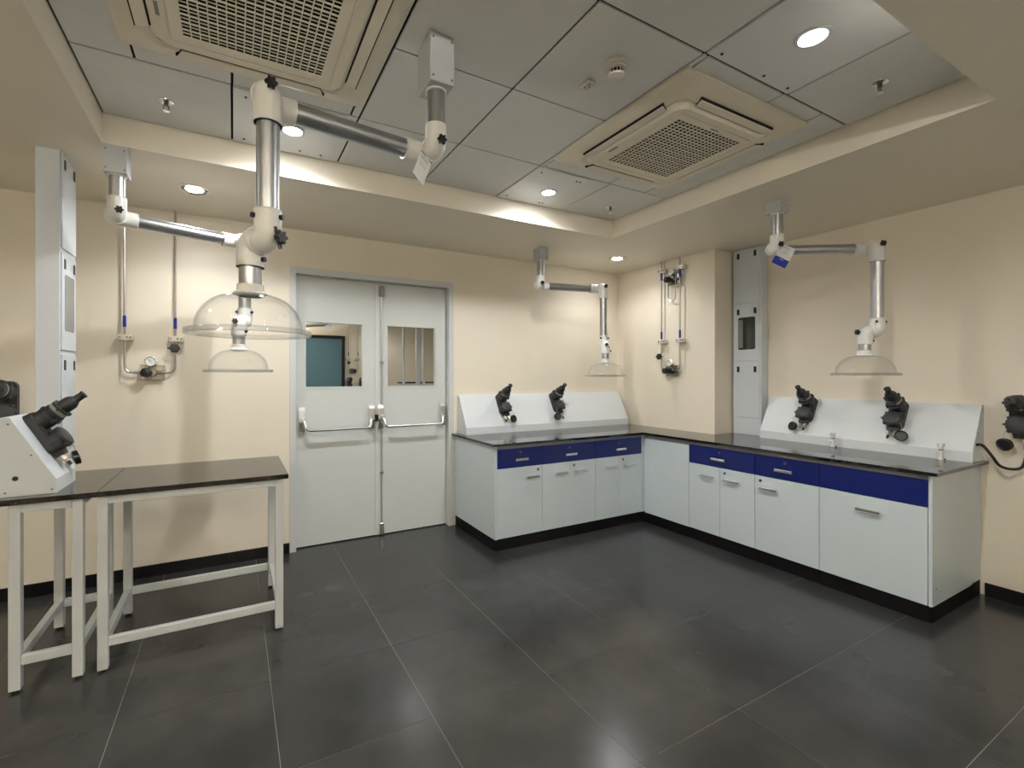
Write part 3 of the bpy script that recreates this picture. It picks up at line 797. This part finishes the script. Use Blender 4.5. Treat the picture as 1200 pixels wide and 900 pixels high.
# ------------------------------------------------------------------ gas pipes
def clamp(parent, c, lat, out, n=3):
    c = Vector(c); m = Matrix((Vector(lat), Vector(out), Vector((0, 0, 1)))).transposed().to_4x4(); m.translation = c
    cl = wbuild(MB().box(-0.042, 0.050, -0.038, 0.014, -0.021, 0.021, m=m, b=0.004), 'clamp', 'clip', parent)
    mb = MB()
    for dx in (-0.026, 0.016, 0.038): mb.cyl(0.008, 0, 0.003, 10, m=m @ frame_m((dx, 0.014, 0.002), (0, 1, 0)))
    wbuild(mb, 'clamp_bolts', 'dsteel', cl)
def regulator(parent, c, lat, out):
    c = Vector(c); lat = Vector(lat); out = Vector(out)
    m = Matrix((lat, out, Vector((0, 0, 1)))).transposed().to_4x4(); m.translation = c
    rg = wbuild(MB().box(-0.062, 0.085, -0.012, -0.006, -0.055, 0.055, m=m, b=0.001), 'mounting_plate', 'dsteel', parent)
    mb = MB().cyl(0.030, -0.033, 0.02, 20, m=m @ frame_m((0.01, 0, 0), (0, 1, 0)), b=0.004); mb.cyl(0.012, -0.05, 0.07, 12, m=m @ frame_m((0.0, 0, 0), (1, 0, 0)))
    wbuild(mb, 'regulator_body', 'dsteel', rg)
    wbuild(MB().lathe([(0.0001, 0.085), (0.024, 0.085), (0.030, 0.078), (0.031, 0.045), (0.026, 0.03), (0.018, 0.02), (0.0001, 0.02)], 18, m @ frame_m((0.0, 0, 0), (-0.35, 1, 0))), 'knob', 'knob', rg)
    gz = 0.078
    gb = MB().lathe([(0.0001, -0.012), (0.036, -0.012), (0.038, 0.0), (0.038, 0.014), (0.033, 0.017), (0.033, 0.012)], 24, m @ frame_m((0.005, 0.012, gz), (0, 1, 0.15)))
    gb.tube([m @ Vector((0.005, 0, 0.02)), m @ Vector((0.005, 0.004, gz - 0.03))], 0.007, 8)
    wbuild(gb, 'gauge', 'chrome', rg)
    fm = m @ frame_m((0.005, 0.012, gz), (0, 1, 0.15))
    wbuild(MB().lathe([(0.033, 0.012), (0.0001, 0.0125)], 24, fm), 'gauge_face', 'dial', rg)
    mb = MB(); mb.box(-0.0015, 0.0015, -0.006, 0.024, 0.0128, 0.0135, m=fm @ Matrix.Rotation(-0.8, 4, 'Z'))
    for k in range(9):
        mb.box(-0.0008, 0.0008, 0.024, 0.030, 0.0128, 0.0132, m=fm @ Matrix.Rotation(-2.2 + 4.4 * k / 8, 4, 'Z'))
    wbuild(mb, 'needle', 'ink', rg)
def valve(parent, c, out):
    m = frame_m(c, out)
    v = wbuild(MB().cyl(0.014, -0.02, 0.03, 14, m=m), 'valve', 'steel', parent)
    mb = MB(); c = Vector(c); o = Vector(out)
    lat = Vector((0, 0, 1)).cross(o)
    mm = Matrix((lat, o, Vector((0, 0, 1)))).transposed().to_4x4(); mm.translation = c
    mb.lathe([(0.0001, 0.030), (0.02, 0.032), (0.036, 0.036), (0.036, 0.044), (0.02, 0.048), (0.0001, 0.048)], 6, m)
    mb.box(-0.045, 0.03, 0.030, 0.042, -0.007, 0.007, m=mm, b=0.003)
    wbuild(mb, 'valve_handle', 'knob', v)
def gas_set(label, base, lat, out, dx, zr, valve_on, vz, sleeves, clamps, top=True):
    """two vertical pipes at +-dx about base (x,y) running from the soffit to a regulator at zr"""
    e = empty('gas_pipes', label, 'gas pipes', (base[0], base[1], zr), 'wall gas pipe sets')
    B = Vector((base[0], base[1], 0)); lat = Vector(lat); out = Vector(out); up = Vector((0, 0, 1))
    for s in (-1, 1):
        a = B + lat * dx * s
        pts = [a + up * (S - 0.001), a + up * (zr + 0.06)] + arc(a + up * zr, up, -lat * s, 0.045)[1:] + [B + lat * 0.055 * s + up * zr]
        wbuild(MB().tube(pts, 0.0072, 8), 'pipe', 'steel', e)
        for zz in sleeves:
            wbuild(MB().tube([a + up * (zz - 0.035), a + up * (zz + 0.045)], 0.0105, 8), 'sleeve', 'bluetape', e)
        for zz in clamps: clamp(e, a + up * zz, lat, out)
    regulator(e, B + up * zr, lat, out)
    valve(e, B + lat * dx * valve_on + up * vz, out)
    return e
gas_set('pair of steel gas pipes with regulator on the back wall left of the door', (-0.530, YB - 0.042), (1, 0, 0), (0, -1, 0), 0.15, 1.487, 1, 1.665, (1.845,), (1.735,))
g2 = gas_set('steel gas pipes with upper and lower gauges on the corner pillar', (XP - 0.042, 3.310), (0, -1, 0), (-1, 0, 0), 0.115, 1.515, -1, 1.665, (1.885, 2.51), (1.825, 2.575))
# upper regulator loop on the pillar
B = Vector((XP - 0.042, 3.31, 0)); up = Vector((0, 0, 1)); lat = Vector((0, -1, 0))
a = B + lat * -0.075
pts = [a + up * (S - 0.001), a + up * 2.28]
wbuild(MB().tube(pts, 0.006, 8), 'pipe', 'steel', g2)
b0 = B + lat * -0.03; b1 = B + lat * 0.062
wbuild(MB().tube([b0 + up * 2.55, b0 + up * 2.30] + arc(b0 + up * 2.24, up, lat, 0.045)[1:] + arc(b1 + up * 2.24, -lat, up, 0.045) + [b1 + up * 2.42, b1 + up * 2.60], 0.006, 8), 'pipe', 'steel', g2)
regulator(g2, B + lat * 0.02 + up * 2.46, lat, (-1, 0, 0))
gas_set('gas pipes with a regulator on the rear wall mirrored in the left door pane', (2.42, YR + 0.042), (-1, 0, 0), (0, 1, 0), 0.11, 1.56, 1, 1.75, (1.95,), (1.85,))

# ------------------------------------------------------------------ extraction arms
PR = 0.036      # pipe radius
def elbow(mb, c, a, p, la=0.085, lp=0.042):
    """rounded elbow at c: sleeve towards a, pivot boss towards p"""
    c = Vector(c); a = Vector(a).normalized(); p = Vector(p).normalized()
    r = 0.0435
    path = [c + a * la, c + a * (la * 0.62)] + arc(c - a * 0.0 - p * 0.0, a, p, 0.03, 6)[0:] + [c + p * lp]
    mb.tube(path, r, 22)
    mb.sphere(r * 1.0, frame_m(c + a * 0.010 + p * 0.010, a), 22, 12)
    mb.cyl(r + 0.0045, lp - 0.012, lp, 28, m=frame_m(c, p), b=0.002)
    mb.cyl(r + 0.0015, la - 0.003, la, 28, m=frame_m(c, a), b=0.001)
def star(mb, c, d, s=1.0):
    m = frame_m(c, d) @ Matrix.Scale(s, 4)
    n = 24; poly = []
    for i in range(n):
        t = 2 * PI * i / n
        r = 0.0165 + 0.004 * math.cos(6 * t)
        poly.append((r * math.cos(t), r * math.sin(t)))
    mb.cyl(0.008, -0.002, 0.012, 12, m=m)
    mb.prism(poly, 0.010, 0.024, m)
def arm(label, V1, V2, zA, zm, zC, q, ztop, rim_r=0.192, dome_h=0.115, box=(0.052, 0.052), zbox=None, pside=None, tag=None, wing=False, Rb=0):
    V1 = Vector((*V1, 0)); V2 = Vector((*V2, 0)); up = Vector((0, 0, 1)); q = Vector((*q, 0))
    e = empty('extraction_arm', label, 'extraction arm', (V1.x, V1.y, zm), 'white jointed extraction arms')
    dv = (V2 - V1).normalized()
    p = Vector((-dv.y, dv.x, 0))
    ref = Vector((*(pside or (0, 1)), 0))
    if p.dot(ref) < 0: p = -p
    o = 0.084
    # mount
    mbx = MB().box(-box[0], box[0], -box[1], box[1], zbox, zm - 0.0005, m=Matrix.Translation(V1) @ Matrix.Rotation(Rb, 4, 'Z'), b=0.003)
    mnt = wbuild(mbx, 'ceiling_mount', 'mount', e)
    mb = MB()
    for sx in (-1, 1):
        for zz in (zbox + 0.02, zm - 0.025):
            mb.cyl(0.004, 0, 0.003, 8, m=Matrix.Translation(V1) @ Matrix.Rotation(Rb, 4, 'Z') @ frame_m((sx * (box[0] - 0.012), -box[1], zz), (0, -1, 0)))
    wbuild(mb, 'mount_screws', 'dsteel', mnt)
    wbuild(MB().cyl(0.044, zbox - 0.006, zbox, 26, m=Matrix.Translation(V1)), 'mount_collar', 'joint', e)
    wbuild(MB().cyl(PR, zA + 0.06, zbox - 0.002, 28, m=Matrix.Translation(V1)), 'drop_tube', 'alu', e)
    # joint A
    A = V1 + up * zA
    mb = MB(); elbow(mb, A, up, p); jA = wbuild(mb, 'elbow', 'joint', e)
    mb = MB(); star(mb, A - p * 0.034 + up * 0.01, -p); wbuild(mb, 'knob', 'knob', jA)
    mb = MB(); elbow(mb, A + p * o, dv, -p, la=0.105); wbuild(mb, 'elbow', 'joint', e)
    # horizontal tube
    Bp = V2 + up * zA
    a0 = A + p * o; b0 = Bp + p * o
    L = (b0 - a0).length
    wbuild(MB().cyl(PR, 0.085, L - 0.085, 28, m=frame_m(a0, b0 - a0)), 'arm_tube', 'alu', e)
    mb = MB(); elbow(mb, b0, -dv, -p, la=0.105); jb = wbuild(mb, 'elbow', 'joint', e)
    mb = MB(); elbow(mb, Bp, -up, p, la=0.11); jB = wbuild(mb, 'elbow', 'joint', e)
    mb = MB(); star(mb, Bp - p * 0.036 + up * 0.004, -p); wbuild(mb, 'knob', 'knob', jB)
    # vertical tube
    wbuild(MB().cyl(PR, zC + 0.07, zA - 0.09, 28, m=Matrix.Translation(V2)), 'arm_tube', 'alu', e)
    qn = q.normalized()
    C = V2 + up * zC
    mb = MB(); elbow(mb, C, up, qn, la=0.095); jC = wbuild(mb, 'elbow', 'joint', e)
    mb = MB(); mb.cyl(0.0085, 0, 0.012, 10, m=frame_m(C + up * 0.07 + Vector((0.8, -0.6, 0)) * 0.0435, (0.8, -0.6, 0)))
    wbuild(mb, 'set_screw', 'knob', jC)
    mb = MB(); mb.cyl(0.0085, 0, 0.012, 10, m=frame_m(C + up * 0.07 + Vector((-0.95, -0.3, 0)) * 0.0435, (-0.95, -0.3, 0)))
    wbuild(mb, 'set_screw', 'knob', jC)
    C2 = C + qn * o
    mb = MB(); elbow(mb, C2, -up, -qn, la=0.085); jD = wbuild(mb, 'elbow', 'joint', e)
    mb = MB(); mb.cyl(0.0085, 0, 0.012, 10, m=frame_m(C2 - up * 0.06 + Vector((0.8, -0.6, 0)) * 0.0435, (0.8, -0.6, 0)))
    wbuild(mb, 'set_screw', 'knob', jD)
    mb = MB()
    if wing:
        kd = -qn
        kc = C + kd * 0.040
        star(mb, kc, kd, 1.15)
        mb.tube([kc + kd * 0.008 + up * 0.034 - Vector((0.01, 0, 0)), kc + kd * 0.008 - up * 0.036 + Vector((0.006, 0, 0))], 0.006, 8)
    else:
        star(mb, C2 + qn * 0.036, qn, 0.95)
    wbuild(mb, 'knob', 'knob', jC)
    wbuild(MB().cyl(PR - 0.001, ztop + 0.02, zC - 0.06, 28, m=Matrix.Translation((C2.x, C2.y, 0))), 'stem_tube', 'alu', e)
    wbuild(MB().lathe([(0.036, ztop + 0.035), (0.042, ztop + 0.033), (0.043, ztop + 0.012), (0.052, ztop + 0.006), (0.053, ztop), (0.036, ztop - 0.006)], 30, Matrix.Translation((C2.x, C2.y, 0))), 'hood_collar', 'joint', e)
    # clear hood
    prof = []
    n = 12
    for i in range(n + 1):
        t = i / n * PI / 2
        prof.append((0.046 + (rim_r - 0.026 - 0.046) * math.sin(t), ztop - dome_h * (1 - math.cos(t))))
    prof += [(rim_r - 0.020, ztop - dome_h - 0.004), (rim_r - 0.004, ztop - dome_h - 0.006), (rim_r, ztop - dome_h - 0.014), (rim_r, ztop - dome_h - 0.021),
             (rim_r - 0.004, ztop - dome_h - 0.0225), (rim_r - 0.022, ztop - dome_h - 0.016)]
    th = 0.003
    inner = [(r - th * 0.9, z - th * 0.6) for r, z in prof[:n + 1]][::-1]
    wbuild(MB().lathe(prof + inner, 64, Matrix.Translation((C2.x, C2.y, 0))), 'hood', 'glass', e, label='clear domed hood')
    zr_ = ztop - dome_h - 0.0145
    wbuild(MB().lathe([(rim_r + 0.0035 * math.cos(2 * PI * k / 10), zr_ + 0.009 * math.sin(2 * PI * k / 10)) for k in range(11)], 64, Matrix.Translation((C2.x, C2.y, 0))), 'hood_rim', 'rimglass', e)
    if tag:
        off, rot, bluepart = tag
        tc_ = A + Vector(off)
        m = Matrix.Translation(tc_) @ Matrix.Rotation(rot[0], 4, 'Z') @ Matrix.Rotation(rot[1], 4, 'Y') @ Matrix.Rotation(rot[2], 4, 'X')
        tw, thh = (0.050, 0.075) if bluepart == 'blue' else (0.036, 0.062)
        tg = wbuild(MB().box(-tw, tw, -0.0006, 0.0006, -thh * 2, 0, m=m), 'paper_tag', 'paper', e)
        if bluepart == 'blue':
            wbuild(MB().box(-tw, tw, -0.0013, -0.0007, -thh * 2, -thh * 1.25, m=m), 'tag_band', 'bluetape', tg)
            mb = MB()
            for r_, z_ in ((0.020, -0.088), (0.014, -0.104)): mb.box(-r_, r_, -0.0020, -0.0014, z_ - 0.003, z_, m=m)
            wbuild(mb, 'tag_print', 'dial', tg)
        else:
            wbuild(MB().box(-tw, tw, -0.0013, -0.0007, -0.004, 0, m=m), 'tag_band', 'ink', tg)
        mb = MB()
        for z_, r_ in ((-0.016, 0.026), (-0.024, 0.026), (-0.045, 0.02), (-0.056, 0.024)):
            mb.box(-r_, r_ * 0.8, -0.0013, -0.0007, z_ - 0.0018, z_, m=m)
        wbuild(mb, 'tag_lines', 'strip', tg)
    return e
arm('large nearest extraction arm with clear dome hood, hung from the ceiling tile', (0.733, 1.763), (0.100, 1.684), 2.41, Z, 1.92, (-0.6, 0.8), 1.742,
    zbox=2.635, wing=True, box=(0.052, 0.07), tag=((-0.03, 0.03, -0.035), (0.5, 0.45, 0.0), 'white'))
arm('extraction arm at left hung from the soffit beside the service column', (-0.55, 3.10), (0.062, 3.317), 2.335, S, 1.80, (-0.4, -0.9), 1.625, zbox=2.535, Rb=0.0)
arm('small farthest extraction arm over the back counter in the corner', (2.60, 3.64), (3.23, 3.46), 2.34, S, 1.765, (-0.5, -0.85), 1.592, zbox=2.575)
arm('extraction arm with blue and white tag over the right counter', (3.36, 1.87), (3.93, 1.517), 2.367, S, 1.768, (-0.85, 0.5), 1.605, zbox=2.60, pside=(0.3, 1),
    tag=((0.045, -0.055, 0.0), (-0.6, 0.5, 0.0), 'blue'))
arm('extraction arm behind the camera mirrored in the left door pane', (1.42, 0.19), (0.95, -0.36), 2.35, S, 1.90, (-0.6, -0.8), 1.73, zbox=2.56, pside=(0, -1),
    tag=((-0.03, 0.05, -0.03), (PI, 0.4, 0.0), 'white'))
